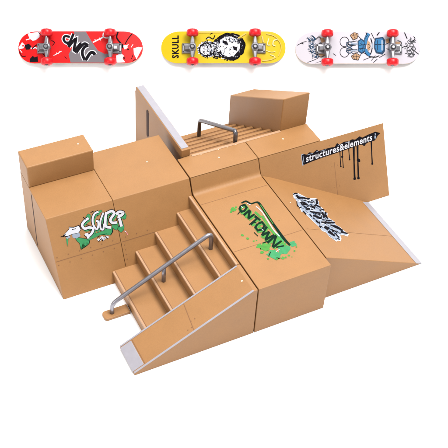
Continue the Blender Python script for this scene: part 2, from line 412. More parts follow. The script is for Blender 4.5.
for pts, w in (([(247, 203.6), (250.6, 205.2)], .6), ([(276, 252), (279.4, 249.6)], .6), ([(241.4, 206.4), (243, 208.4)], .6), ([(261.6, 229), (263.4, 231)], .5)):
    dc.stroke('white', pts, w)
dc.stroke('lgreen', [(260.4, 205), (266, 213.4), (273, 224)], .7)
dc.mb.build('graffiti_decal', root)

# ================================================================== D: wedge ramp
root = empty('wedge_ramp', ((U3 + U6) / 2, -1, 0))
tag(root, 'tan wedge ramp with grey bottom lip and black and white graffiti', 'ramp piece')
m = MB(); u0 = U3 + .010
zr = lambda u: Hs * (U6 - u) / (U6 - U3)
m.prism_v('tan', -D2, -.12, [(u0, Z0), (U6 - .03, Z0), (U6 - .03, zr(U6 - .03)), (u0, zr(u0))], bev=.006)
rn = Vector(RAMP[0])
m.strip('groove_shade_rivet', (u0 + .05, -1.225, zr(u0 + .05)), (U6 - .12, -1.225, zr(U6 - .12)), rn, .005)
m.dot('peg', hit((290.3, 202.6), *RAMP), rn, .010); m.dot('groove_shade_rivet', hit((303, 212), *RAMP), rn, .007)
m.build('ramp_body', root)
m = MB(); ua, ub = U6 - .105, U6 + .004
m.prism_v('coping', -D2 + .001, -A - .004, [(ua, zr(ua) - .02), (ua, zr(ua) + .005), (ub, .010), (ub, .0015)], bev=.003)
m.build('bottom_lip', root)
dc = Decal(plane_map(RAMP))
out = [(291.8, 192.6), (297, 192.4), (301.5, 194.6), (306.5, 197.2), (311, 197.8), (316, 197.8), (318.6, 201), (319, 205), (323, 208.5), (324.8, 211.6), (327.6, 213), (327.4, 217), (331.5, 219.8), (334.6, 221.6),
       (336, 225), (340.5, 227.4), (344.4, 231), (349.6, 235.2), (348, 237.3), (344.4, 235.8), (340.6, 236), (342, 239.6), (341, 242.2), (339, 241.4), (336.6, 242.4), (333, 239.6), (329.6, 237.4), (326, 233), (322, 231.5), (318.6, 227),
       (314.6, 223.4), (309.6, 218.6), (306.8, 216), (303.2, 212.4), (300.5, 211.4), (298.4, 206.6), (296, 204), (295.4, 199.6), (292.6, 197)]
cxo_, cyo_ = sum(p[0] for p in out) / len(out), sum(p[1] for p in out) / len(out)
out = [(x + (cxo_ - x) * .03, y + (cyo_ - y) * .03) for x, y in out]; dc.poly('white', out); dc.poly('grey', [(p[0] + (cxo_ - p[0]) * .05, p[1] + (cyo_ - p[1]) * .05) for p in out])
def inside(p, pl):
    c = False
    for k in range(len(pl)):
        a, b2_ = pl[k], pl[k - 1]
        if (a[1] > p[1]) != (b2_[1] > p[1]) and p[0] < (b2_[0] - a[0]) * (p[1] - a[1]) / (b2_[1] - a[1]) + a[0]: c = not c
    return c
cxo, cyo = sum(p[0] for p in out) / len(out), sum(p[1] for p in out) / len(out)
inner = [(p[0] * .93 + (p[0] * .5 + cxo * .5) * .07 - .5, p[1]) for p in out]
rr_ = random.Random(3); n_ = 0
while n_ < 170:
    p = (rr_.uniform(293, 348), rr_.uniform(193, 242)); L_ = rr_.uniform(1.0, 3.4); an = rr_.choice([.72, .66, .12, 1.35, .3]) + rr_.uniform(-.2, .2)
    q = (p[0] + L_ * math.cos(an), p[1] + L_ * math.sin(an)); ok = all(inside((x + ex_, y + ey_), out) for x, y in (p, q) for ex_, ey_ in ((-1.3, 0), (1.3, 0), (0, -1.3), (0, 1.3)))
    if not ok: continue
    dc.stroke(['white', 'black', 'white', 'black', 'dblue'][n_ % 5], [p, q], [rr_.uniform(.4, 1.3), rr_.uniform(.2, .7)]); n_ += 1
for pts, w in (([(298, 197.4), (304, 202), (309, 205)], 1.3), ([(306, 211), (312, 216), (318, 221)], 1.2), ([(313, 200.5), (312, 205)], 1.4), ([(326, 224), (333, 228), (340, 233)], 1.0), ([(300, 207), (304, 208.6)], 1.2), ([(329, 235), (334, 239)], 1.0), ([(318, 208), (322, 211)], 1.2)):
    dc.stroke('grey', pts, w)
for a, w in (([(293, 194.8), (295, 193.7), (297.4, 194)], 1.0), ([(296, 195.4), (298.7, 198), (303, 198.2), (306.7, 199), (310, 199.2)], [1.6, 2.2, 1.3, 1.6, .8]), ([(301, 202.4), (304, 203.4), (307.4, 205.6)], [1.0, 2.1, 1.2]),
             ([(316.2, 199.6), (316.9, 204.4)], 2.0), ([(306, 209.2), (309.6, 209.2)], 1.5), ([(311.6, 207.2), (315, 207.9)], 1.7), ([(309.6, 211.6), (314, 212.8), (320.4, 213.4)], [.8, 1.4, 1.0]),
             ([(312.6, 216), (317.2, 217)], 1.6), ([(303, 211.4), (306, 214.8)], .8), ([(296.6, 201.6), (297.2, 205.6), (298.6, 206.8)], .8), ([(298.6, 208.3), (301.2, 207.6)], .8), ([(315, 204.9), (320.4, 207.8)], 1.2),
             ([(322, 212.4), (323.8, 217.2), (325.6, 212.6)], 1.9), ([(325.2, 215.8), (327.8, 219.2)], [2.2, .6]), ([(317, 217.4), (321.6, 218.5)], 1.4), ([(315.6, 220.6), (318.4, 223.4)], 1.3), ([(321, 222.3), (326, 223), (334.6, 222.9)], [.8, 1.8, 1.2]),
             ([(330, 225.4), (336, 227.3), (342.6, 230.8)], [1.0, 2.2, 1.0]), ([(340.6, 231.9), (347.4, 234)], [1.7, .6]), ([(324.4, 226.8), (328.2, 229.9)], 2.3), ([(328.4, 231.6), (334.6, 236.3)], [2.5, 1.2]), ([(334.8, 233.6), (338.9, 238)], .9),
             ([(319, 226), (320.6, 228.4)], .9), ([(331, 229.6), (337, 232.6)], .7), ([(308.4, 202), (313.2, 203)], .7), ([(301, 200.4), (306, 201.2)], .6), ([(309.4, 214.6), (311.6, 217)], .9), ([(320, 209.4), (324, 210.4)], 1.0),
             ([(303.6, 206.6), (306.6, 208)], .8), ([(310.8, 200.8), (314, 202)], .8), ([(326, 220.4), (331.4, 221.2)], .8), ([(299.8, 202.6), (302.6, 205.8)], .6), ([(337, 238.6), (339.6, 240)], .7), ([(322, 220), (324.4, 220.4)], .8)):
    dc.stroke('black', a, [q * 1.08 for q in w] if isinstance(w, list) else w * 1.08, curve=len(a) > 2 and a[1] != (323.8, 217.2))
dc.mb.build('graffiti_decal', root)

# ================================================================== E: long sloped bank with banner
root = empty('sloped_bank', ((U3 + U5) / 2, -.2, 0))
tag(root, 'tan sloped bank panel with black dripping banner print, behind the wedge ramp', 'ramp piece')
m = MB(); m.prism_u('tan', U3 + .004, U5, [(-A, Z0), (-.004, H - .004), (-.004, Z0)], bev=.007)
ug = 4.083
m.strip('groove_shade_rivet', (ug, bank(.97), .97), (ug, bank(.10), .10), BANKN, .007)
bank_rivets(m, [ug - .045, ug + .045], (.9, .62, .34, .16), .0065)
m.build('bank_body', root)
dc = Decal(plane_map(BANK))
ban = [(301.6, 155.2), (304, 154), (306.5, 154.6), (309.5, 152.2), (313, 152.8), (316.8, 149.6), (318.4, 151), (324, 149.2), (330, 147.6), (334.6, 146.9), (337, 142.9), (339.2, 144.6), (344, 141.6), (348.6, 141.2), (352, 139.2), (355, 139.6),
       (359.6, 136.2), (362, 137.6), (368, 134.6), (373, 132.6), (375, 131.6), (376, 133.6), (380.4, 133.0), (377.6, 135.6), (376.2, 138.6), (374.4, 140.6), (368, 142.4), (363.8, 145.2), (361, 144.6), (352, 147.6), (344, 150.4), (334, 153.8), (323, 157.4), (313, 161), (303.4, 165), (302.2, 160)]
dc.poly('grey', [(300.9, 154.8), (303, 153.6), (304.2, 154.4), (303.6, 165.2), (302.2, 165.6)]); dc.poly('black', ban)
for x, ya, yb, w in ((340.6, 151, 166.4, .9), (343, 150.6, 167.2, .8), (349.4, 148, 159.6, .9), (354.4, 147, 178.6, 1.7), (358.2, 146, 178, 1.6), (372.0, 141, 163.8, 1.2)):
    dc.stroke('black', [(x - .8, ya), (x - .4, (ya + yb) / 2), (x + .2, yb)], [w * 1.3, w * .8, w * 1.1]); dc.poly('black', blob((x + .2, yb), w * .85, 8, .1))
dc.poly('black', blob((358.6, 160.2), 1.9, 8, .2)); dc.poly('black', blob((364, 144.6), 1.5, 8, .2)); dc.poly('black', blob((342, 156.8), 1.2, 7, .2))
dc.poly('grey', [(374.6, 133.0), (376, 133.6), (375.2, 135.4), (376.2, 137.4), (374.8, 139.4), (374.2, 137), (374.8, 135)])
for a in ([(302.9, 156), (303.9, 163)], [(307, 155), (313, 153.2)], [(316, 152), (318.6, 150.6)], [(337.6, 146.4), (340, 144)], [(345, 142.9), (347.6, 142.4)], [(320.5, 151.2), (326, 149.6)]): dc.stroke('grey', a, .5)
ob = dc.mb
# lettering laid in the slope of the bank
cu = bpy.data.curves.new('tmp', 'FONT'); cu.body = 'structures&elements'; cu.size = 1; cu.offset = .022; cu.shear = .18; cu.space_character = 1.10; cu.resolution_u = 3
to = bpy.data.objects.new('tmp', cu); COL.objects.link(to); bpy.context.view_layer.update()
tm = to.to_mesh(); tv = [v.co.copy() for v in tm.vertices]; tf = [tuple(p.vertices) for p in tm.polygons]; to.to_mesh_clear(); bpy.data.objects.remove(to)
xs = [v.x for v in tv]; P0 = hit((306.0, 161.9), *BANK); P1 = hit((372.4, 139.9), *BANK); ex = (P1 - P0); wdt = ex.length; ex.normalize(); ey = BANKN.cross(ex).normalized(); sc = wdt / (max(xs) - min(xs))
i = ob.mi('white'); vs = [ob.bm.verts.new(P0 + ex * (v.x - min(xs)) * sc + ey * v.y * sc * 1.10 + BANKN * (dc.t + .0006)) for v in tv]
for p in tf:
    try:
        f = ob.bm.faces.new([vs[k] for k in p]); f.normal_update()
        if f.normal.dot(BANKN) < 0: f.normal_flip()
        f.material_index = i
    except ValueError: pass
ob.build('banner_decal', root)

# ================================================================== G: rear stairs falling away behind
root = empty('rear_stair_section', (2.7, .8, 0))
tag(root, 'tan rear section with descending stairs and a tall side wall topped in pale grey', 'ramp piece')
m = MB(); m.box('tan', (U2 + .008, .004, Z0), (U3 - .004, ds, H))
m.dot('peg', hit((219, 157.4), (0, 0, 1), H), (0, 0, 1), .011)
for k in range(5):
    m.dot('peg', (2.28 + .13 * k, ds - .03, H), (0, 0, 1), .008)
m.build('platform_body', root)
nst, dv, dz = 6, .247, .155
m = MB(); pr = [(ds + .004, Z0), (VB, Z0), (VB, H - dz * nst)]
for k in range(nst, 0, -1):
    v = ds + .004 + (k - 1) * dv; pr.append((v, H - dz * k))
    if k > 1: pr.append((v, H - dz * (k - 1)))
m.prism_u('tan', B2 + .005, UB - .004, pr, bev=.005)
stc = m.build('staircase', root)
e = MB(); e.box('nose', (B2 + .01, ds - .030, H - .03), (UB - .004, ds + .010, H + .006), bev=.004); e.build('step_edge', root)
for k in range(1, nst):
    v = ds + .004 + k * dv; z = H - dz * k; e = MB()
    e.box('tan', (B2 + .01, v - .035, z - .03), (UB - .008, v + .008, z + .009), bev=.004)
    e.strip('groove_shade_rivet', (B2 + .01, v - .045, z), (UB - .008, v - .045, z), (0, 0, 1), .014); e.build('step_edge', stc)
# wall beside the stairs
m = MB()
m.prism_u('tan', B1 + .022, B2, [(ds + .004, Z0), (2.055, Z0), (2.055, .985), (ds + .004, .985)], bev=.008)
m.strip('slit_shade', (B1 + .022, 1.60, .50), (B1 + .022, 1.60, .92), (-1, 0, 0), .085)  # slot drawn as dark strips, its inner shade put into the colour
m.strip('slit_shade', (B1 + .022, 1.615, .47), (B1 + .022, 1.59, .95), (-1, 0, 0), .05, .002)
wl = m.build('side_wall', root)
m = MB(); m.box('tan', (B1, E1 - .006, .987), (B2, E2, ZE - .004), bev=.008)
m.box('coping', (B1 + .012, E1 + .03, ZE - .02), (B2 - .008, E2 - .01, ZE + .004), bev=.006); m.build('coping_bar', root)

# ================================================================== F: platform with the sloping block
root = empty('block_platform', (3.5, .6, 0))
tag(root, 'tan corner platform carrying a big block beside the rear stairs', 'ramp piece')
m = MB(); m.prism_u('tan', U3 + .004, U4, [(.004, Z0), (.004, H), (ds, H), (ds, Z0)])
m.dot('peg', hit((283, 139), (0, 0, 1), H), (0, 0, 1), .012)
m.build('platform_body', root)
m = MB(); m.prism_u('tan', UB, U4, [(ds + .002, Z0), (ds + .002, H3), (VB, ZB), (VB, Z0)], bev=.014)
m.build('sloped_block', root)

# ================================================================== handrails
vr = -.94
root = empty('handrail', (1.13, vr, 0))
tag(root, 'grey steel handrail running down the front stairs to a small tan foot pad', 'handrail')
m = MB(); m.tube('steel', [(.462, vr, .035), (.462, vr, .205), (1.800, vr, .905), (1.800, vr, 4 * Hs / 5 - .002)], .028, bend=.085); m.build('rail', root)
m = MB(); m.tube('steel', [(1.160, vr, 2 * Hs / 5 - .002), (1.160, vr, .565)], .026); m.build('middle_post', root)
pv = [(x, y) for x, y in ((.368, -1.0), (.70, -1.0), (.70, -.872), (.368, -.872))]
m = MB(); m.solid('tan', [(x, y, Z0) for x, y in ((.372, -1.012), (.68, -1.012), (.68, -.872), (.372, -.872), (.345, -.900), (.345, -.985))],
        [(x, y, .042) for x, y in ((.372, -1.012), (.68, -1.012), (.68, -.872), (.372, -.872), (.345, -.900), (.345, -.985))], bev=.006)
m.build('foot_pad', root)
root = empty('handrail', (2.832, .98, 0))
tag(root, 'dark grey steel handrail standing on the rear stairs near the big block', 'handrail')
m = MB(); m.tube('dsteel', [(2.832, .452, H - dz + .001), (2.832, .452, 1.165), (2.832, 1.535, .580), (2.832, 1.535, H - 5 * dz + .001)], .030, bend=.075); m.build('rail', root)

# ================================================================== fingerboards leaning on the sweep
K = DEP / F                                              # size of a photo pixel on the sweep
LB, WB = 124 * K, 31.5 * K
KICK, TH = .085, .05
def deck_h(x):                                           # height of the deck's top above the sweep
    e = max(0, abs(x) - (LB / 2 - .50)); return KICK * (1 - (e / .50) ** 1.6) if e > 0 else KICK
def deck_w(x):
    r = WB / 2; e = abs(x) - (LB / 2 - r * 1.12)
    return r * (math.sqrt(max(0, 1 - (e / (r * 1.12)) ** 2)) ** .92 if e > 0 else 1)
NX = 72
XS = [-LB / 2 * math.cos(math.pi * k / NX) for k in range(NX + 1)]
def deck_mesh(mat_name):
    mb = MB(); mb.local = True; b = bmesh.new(); ny = 8; top, bot = [], []
    for x in XS:
        w = max(deck_w(x), .004)
        ys = [w * (2 * j / ny - 1) for j in range(ny + 1)]
        top.append([b.verts.new((x, y, deck_h(x))) for y in ys]); bot.append([b.verts.new((x, y, deck_h(x) + TH)) for y in ys])
    gr = {}
    def q(vs, i):
        f = b.faces.new(vs); gr[f] = i
    for a in range(NX):
        for j in range(ny):
            q((bot[a][j], bot[a + 1][j], bot[a + 1][j + 1], bot[a][j + 1]), 0); q((top[a][j], top[a][j + 1], top[a + 1][j + 1], top[a + 1][j]), 1)
        for j in (0, ny):
            q((bot[a][j], top[a][j], top[a + 1][j], bot[a + 1][j]), 2)
    for a in (0, NX):
        for j in range(ny): q((bot[a][j], bot[a][j + 1], top[a][j + 1], top[a][j]), 2)
    bmesh.ops.recalc_face_normals(b, faces=b.faces)
    ids = [mb.mi(mat_name), mb.mi('black'), mb.mi('ply')]
    vm = {v: mb.bm.verts.new(v.co) for v in b.verts}
    for f in b.faces:
        g_ = mb.bm.faces.new([vm[v] for v in f.verts]); g_.material_index = ids[gr[f]]
    b.free(); return mb
def board_map(cx, cy):
    def f(px, py):
        x, y = (px - cx) * K, -(py - cy) * K; w = deck_w(max(-LB / 2, min(LB / 2, x))) - .006; y = max(-w, min(w, y)); x = max(-LB / 2 + .004, min(LB / 2 - .004, x))
        # the deck is faceted between stations: interpolate there too
        for a in range(NX):
            if XS[a] <= x <= XS[a + 1]:
                t = (x - XS[a]) / (XS[a + 1] - XS[a]); z = deck_h(XS[a]) * (1 - t) + deck_h(XS[a + 1]) * t; break
        return Vector((x, y, z + TH)), Vector((0, 0, 1))
    return f
def make_truck(board, x, side):
    n0 = set(bpy.data.meshes)
    zd = KICK + TH
    m = MB(); m.local = True                              # hanger: wide at the middle, thin to the wheels
    A_ = [(x - .06, 0), (x - .035, .12), (x - .018, .19), (x + .018, .19), (x + .035, .12), (x + .06, 0), (x + .035, -.12), (x + .018, -.19), (x - .018, -.19), (x - .035, -.12)]
    z1, z2 = zd + .085, zd + .165
    m.solid('truck', [(px, py, z1) for px, py in A_], [(x + (px - x) * .6, py, z2) for px, py in A_], bev=.008)
    m.lathe('truck', (x, 0, z2 - .01), (0, 0, 1), [(0, .062), (.02, .062), (.03, .052)], 24)
    m.lathe('bush', (x, 0, z2 + .018), (0, 0, 1), [(0, .044), (.008, .040)], 24)
    m.lathe('truck', (x, 0, z2 + .02), (0, 0, 1), [(0, .026), (.022, .026), (.028, .02)], 6, smooth=False)
    tr = m.build('truck', board)
    bx = x + side * .075
    m = MB(); m.local = True
    m.solid('truck', [(bx - .10, -.085, zd), (bx + .10, -.085, zd), (bx + .10, .085, zd), (bx - .10, .085, zd)], [(bx - .085, -.07, zd + .035), (bx + .085, -.07, zd + .035), (bx + .085, .07, zd + .035), (bx - .085, .07, zd + .035)], bev=.008)
    for sx in (-.07, .07):
        for sy in (-.055, .055): m.lathe('bush', (bx + sx, sy, zd + .034), (0, 0, 1), [(0, .014), (.008, .012)], 10)
    m.solid('truck', [(x + side * .05, -.035, zd + .03), (x + side * .14, -.045, zd + .03), (x + side * .14, .045, zd + .03), (x + side * .05, .035, zd + .03)],
            [(x + side * .05, -.03, zd + .12), (x + side * .115, -.025, zd + .10), (x + side * .115, .025, zd + .10), (x + side * .05, .03, zd + .12)], bev=.008)
    m.build('baseplate', tr)
    m = MB(); m.local = True; m.lathe('bush', (x, 0, zd + .034), (0, 0, 1), [(0, .045), (.02, .055), (.04, .055), (.055, .045)]); m.build('bushing', tr)
    m = MB(); m.local = True; m.tube('truck', [(x, -.296, zd + .125), (x, .296, zd + .125)], .014, n=12); m.build('axle', tr)
    for sy in (-1, 1):
        m = MB(); m.local = True; r = .094; yc = sy * .169
        m.lathe('wheel', (x, yc, zd + .125), (0, sy, 0), [(0, r * .62), (.012, r * .9), (.028, r), (.085, r), (.102, r * .92), (.112, r * .74), (.106, r * .5), (.098, r * .42)], 36)
        m.lathe('hub', (x, yc + sy * .094, zd + .125), (0, sy, 0), [(0, r * .44), (.008, r * .42), (.010, r * .3)], 24)
        m.lathe('truck', (x, yc + sy * .098, zd + .125), (0, sy, 0), [(0, .028), (.018, .028), (.022, .02)], 6, smooth=False)
        m.build('wheel', tr)
    for me in set(bpy.data.meshes) - n0: me.transform(Matrix.Translation((0, -.022, 0)))
def board(cx, cy, colour, label, axles, draw, tilt=0):
    root = empty('fingerboard'); mw = ROT.to_4x4(); mw.translation = pc + RIGHT * ((cx - PX) * K) + UP * (-(cy - PY) * K)
    root.matrix_world = mw; tag(root, label, 'fingerboard', 'fingerboards above the ramp set')
    dk_ = deck_mesh(colour).build('deck', root)
    dc = Decal(board_map(cx, cy), .0030, cuts=XS[1:-1]); dc.mb.local = True; draw(dc); dc.mb.build('graphic', dk_)
    for x, s_ in axles: make_truck(root, (x - cx) * K, s_)
def draw_red(d):
    d.poly('band', [(75, 33), (87, 33), (93, 43), (99, 52), (110, 56), (110, 66), (72, 66), (70, 56), (74, 48), (78, 42)])
    d.poly('red', [(87, 32.6), (100, 32.6), (107, 56), (99, 52), (94, 45)])
    # pale splashes
    for pl in ([(29, 31), (41, 31), (41, 38.5), (37, 41.6), (34, 42), (31, 40), (29.6, 37)], [(18, 44), (23, 43), (26, 46), (24.6, 49), (20, 50), (18, 48.6)], [(134, 49.4), (139, 47.6), (145, 50), (143, 57), (137, 60), (134.4, 55)],
               [(117, 57), (122, 54.6), (124.6, 57), (123.4, 60), (126, 63.4), (120, 67), (117.6, 64)], [(123.8, 46.6), (128, 46.4), (128.4, 50), (125, 50.6)]):
        d.poly('white', pl)
    for pts, w in (([(31, 40), (27, 41)], 1.0), ([(32, 48), (33, 50), (37, 49), (40, 51.5), (44, 51)], 1.1), ([(94, 44), (98, 42), (104, 39)], 1.3), ([(96, 41), (97, 43.4)], .9), ([(100.4, 39.4), (101.6, 42)], .9), ([(104.6, 34.4), (104.2, 38), (107, 39.6), (111, 39.2)], 1.1),
                   ([(55, 57), (58, 55.6), (63, 52.6)], .7), ([(57, 56.6), (58.4, 54)], .5), ([(60, 55.4), (61, 52.4)], .5), ([(127, 48.4), (129, 45.4)], .7), ([(131.6, 48.4), (133.6, 45.4)], .7), ([(21, 51), (23, 53.4)], .8), ([(47, 36), (50, 38)], .6)):
        d.stroke('white', pts, w)
    d.poly('black', [(25.6, 46), (30, 44.8), (32.8, 47.6), (30.6, 50.6), (27, 50.6)]); d.poly('black', [(31, 60), (34, 57), (36, 58.6), (39, 57.6), (39.6, 63), (31, 63.4)])
    for pts, w in (([(33, 50.6), (36, 47.6), (41, 44.6)], 1.0), ([(20, 52), (23, 57), (27, 57)], .7), ([(119, 33.5), (117.6, 39), (121, 44), (124, 47)], 1.4), ([(126, 45), (129, 39.6), (133, 34.6)], .9), ([(40, 34), (44, 38)], .7), ([(119, 47), (124, 48)], 3.4), ([(118, 52), (121, 54)], 1.2), ([(136, 60), (133, 62.4)], .7), ([(133.6, 55.6), (132, 60)], .6),
                   ([(53, 42), (56, 44), (54, 47)], .7), ([(44, 55), (47, 57.6)], .7), ([(66, 58), (68, 60)], .5)): d.stroke('black', pts, w)
    d.poly('red', blob((128.7, 50.5), 1.6, 9, .1)); d.poly('black', blob((128.7, 50.5), .9, 7, .1)); d.poly('red', blob((24, 46.6), 1.0, 7, .1)); d.poly('black', blob((124.6, 59.5), 1.1, 7, .1)); d.poly('red', blob((124.6, 59.5), .5, 6, .1))
    q = lambda l: [(60 + x / 9.96, 28 + y / 9.96) for x, y in l]
    J = [(q([(358, 282), (345, 262), (318, 262), (296, 288), (268, 335)]), 2.8), (q([(290, 190), (258, 205), (236, 245), (238, 285), (258, 330)]), 2.6), (q([(290, 188), (255, 172), (212, 212), (178, 258)]), 2.4),
         (q([(100, 205), (172, 122), (152, 238), (222, 165)]), 2.3), (q([(152, 238), (178, 258)]), 2.0), (q([(148, 74), (108, 165), (84, 178)]), 2.3), (q([(112, 106), (66, 98), (50, 128), (72, 160), (104, 160)]), 2.1)]
    for pts, w in J: d.stroke('white', pts, w + 2.0)
    for pts, w in J: d.stroke('black', pts, w * 1.12)
def draw_yellow(d):
    q = lambda l, ox=158, oy=20, s=7: [(ox + x / s, oy + y / s) for x, y in l]
    # S K U L L reading upwards
    cu = bpy.data.curves.new('tmp', 'FONT'); cu.body = 'SKULL'; cu.size = 1; cu.offset = .035; cu.space_character = 1.12; cu.resolution_u = 2
    to = bpy.data.objects.new('tmp', cu); COL.objects.link(to); bpy.context.view_layer.update()
    tm = to.to_mesh(); tv = [v.co.copy() for v in tm.vertices]; tf = [tuple(p.vertices) for p in tm.polygons]; to.to_mesh_clear(); bpy.data.objects.remove(to)
    x0 = min(v.x for v in tv); x1 = max(v.x for v in tv); s = 22.6 / (x1 - x0)
    d._emit('black', [[Vector((178.8 - 0 + (-tv[k].y) * s * 1.22, 59.4 - (tv[k].x - x0) * s)) for k in p] for p in tf])
    # burst behind the skull
    def burst(c, r, n, sp, sx=1.0):
        out = []
        for k in range(n * 2):
            a = math.pi * k / n; rr = r * (1 + (random.uniform(.4, 1) * sp if k % 2 else 0)); out.append((c[0] + rr * math.cos(a) * sx, c[1] + rr * math.sin(a)))
        return out
    d.poly('white', burst((207.5, 50.5), 7.2, 16, .2, 1.3)); d.poly('black', burst((230, 48.6), 12.2, 34, .22, 1.08)); d.poly('black', burst((219.5, 50), 8.6, 14, .16, 1.1)); d.poly('black', burst((206.5, 51), 6.6, 14, .18, 1.1))
    d.poly('white', blob((216, 49), 5.2, 12, .2)); d.poly('white', blob((206, 51), 5.2, 12, .12, 1.1))
    d.poly('white', [(220, 41.6), (225, 38.6), (231, 38), (237, 41), (240, 46), (239.4, 51), (236.6, 54), (233.6, 57.6), (228, 58.4), (222.6, 56), (220.4, 51)])
    for pl in ([(222.6, 42), (227, 43), (228.4, 46.6), (225, 46.2), (222.8, 44.4)], [(232.4, 47.6), (237, 48.6), (236.4, 52.4), (233.4, 51.2)], [(229.6, 50), (231.2, 51.4), (229.4, 52.4)], [(237, 42.6), (240.6, 44.6), (237.4, 45.6)]): d.poly('black', pl)
    for pts, w in (([(224, 51), (227, 48.6)], .6), ([(229, 39), (230, 42.6), (233, 44.6)], .9), ([(234, 40.4), (236, 44)], .9), ([(226, 39.4), (226.4, 42)], .7), ([(224.6, 54), (224, 51.5)], .5), ([(231, 56), (229, 54.6)], .5),
                   ([(202, 48), (205, 46.6), (208, 49), (207, 54)], .9), ([(203, 53), (205, 55)], .8), ([(209, 46), (211.6, 50), (210.6, 55)], 1.1), ([(213, 45), (217, 47), (215, 51)], 1.0), ([(214, 53), (218, 54)], .9), ([(203.6, 50), (205.6, 51)], .7), ([(217.6, 50), (218.6, 46.6)], .9)): d.stroke('black', pts, w)
    for pts, w in (([(206, 41), (209, 38.6), (213, 40.6), (215, 37)], 1.0), ([(210, 36), (213, 34.6)], .7), ([(202, 57), (206, 59)], .7), ([(213, 59), (218, 60)], .8), ([(204, 44), (208, 42)], .8), ([(214.6, 42), (218, 40)], 1.0)): d.stroke('black', pts, w)
    for pts, w in (([(207.6, 40.4), (210, 39.6)], .5), ([(215, 56.6), (219, 57.4)], .7), ([(221, 60), (226, 60.2)], .5), ([(233, 36.6), (238, 38.4)], .6)): d.stroke('white', pts, w)
    for a in range(150):
        an = random.uniform(0, 6.28); cx_, cy_, r0 = random.choice([(230, 48.6, 11.4), (230, 48.6, 11.4), (219, 50, 8.6), (207, 51, 6.4)]); L_ = random.uniform(1, 3.4)
        x, y = cx_ + r0 * 1.06 * math.cos(an), cy_ + r0 * math.sin(an)
        if 34 < y < 63.4 and not (cx_ < 225 and x > 221): d.stroke('black', [(x, y), (x + L_ * math.cos(an + .3), min(64, max(33.4, y + L_ * math.sin(an + .3))))], [.9, .15])
    for a in range(60):
        an = random.uniform(0, 6.28); r0 = random.uniform(8.5, 11.5); x, y = 230 + r0 * 1.1 * math.cos(an), 48.6 + r0 * math.sin(an); d.stroke(random.choice(['white', 'grey', 'black']), [(x, y), (x + random.uniform(-1.4, 1.4), y + random.uniform(-1.4, 1.4))], .45)
    for a in range(60):
        x, y = random.uniform(222, 238), random.uniform(39.5, 57)
        if (y < 44 or x > 236 or random.random() < .18): d.stroke(random.choice(['black', 'grey', 'black']), [(x, y), (x + random.uniform(-1.6, 1.6), y + random.uniform(-1.2, 1.2))], [.6, .2])
    for a in range(150):
        x, y = random.uniform(203, 219), random.uniform(44, 57); L_ = random.uniform(.7, 1.7); an = random.uniform(0, 6.3)
        d.stroke(random.choice(['black', 'white', 'grey']), [(x, y), (x + L_ * math.cos(an), y + L_ * math.sin(an))], .5)
    for pts, w in (([(268.5, 40), (267, 46), (270, 46.4)], 1.0), ([(277, 40.6), (273.4, 42), (272.6, 46), (275, 47)], 1.1), ([(266, 52), (271, 53.4), (275, 52.6)], .6), ([(270, 56), (274, 57.6), (273, 60)], .8)): d.stroke('cream', pts, w)
    for pts, w in (([(266, 35.4), (275, 38), (281, 47), (278, 57)], .8), ([(262, 62), (270, 61), (276, 58)], 1.0), ([(262, 38), (263, 44)], 1.2), ([(199, 34.4), (222, 34.2)], .5), ([(238, 40), (246, 35)], 1.2)): d.stroke('orange', pts, w)
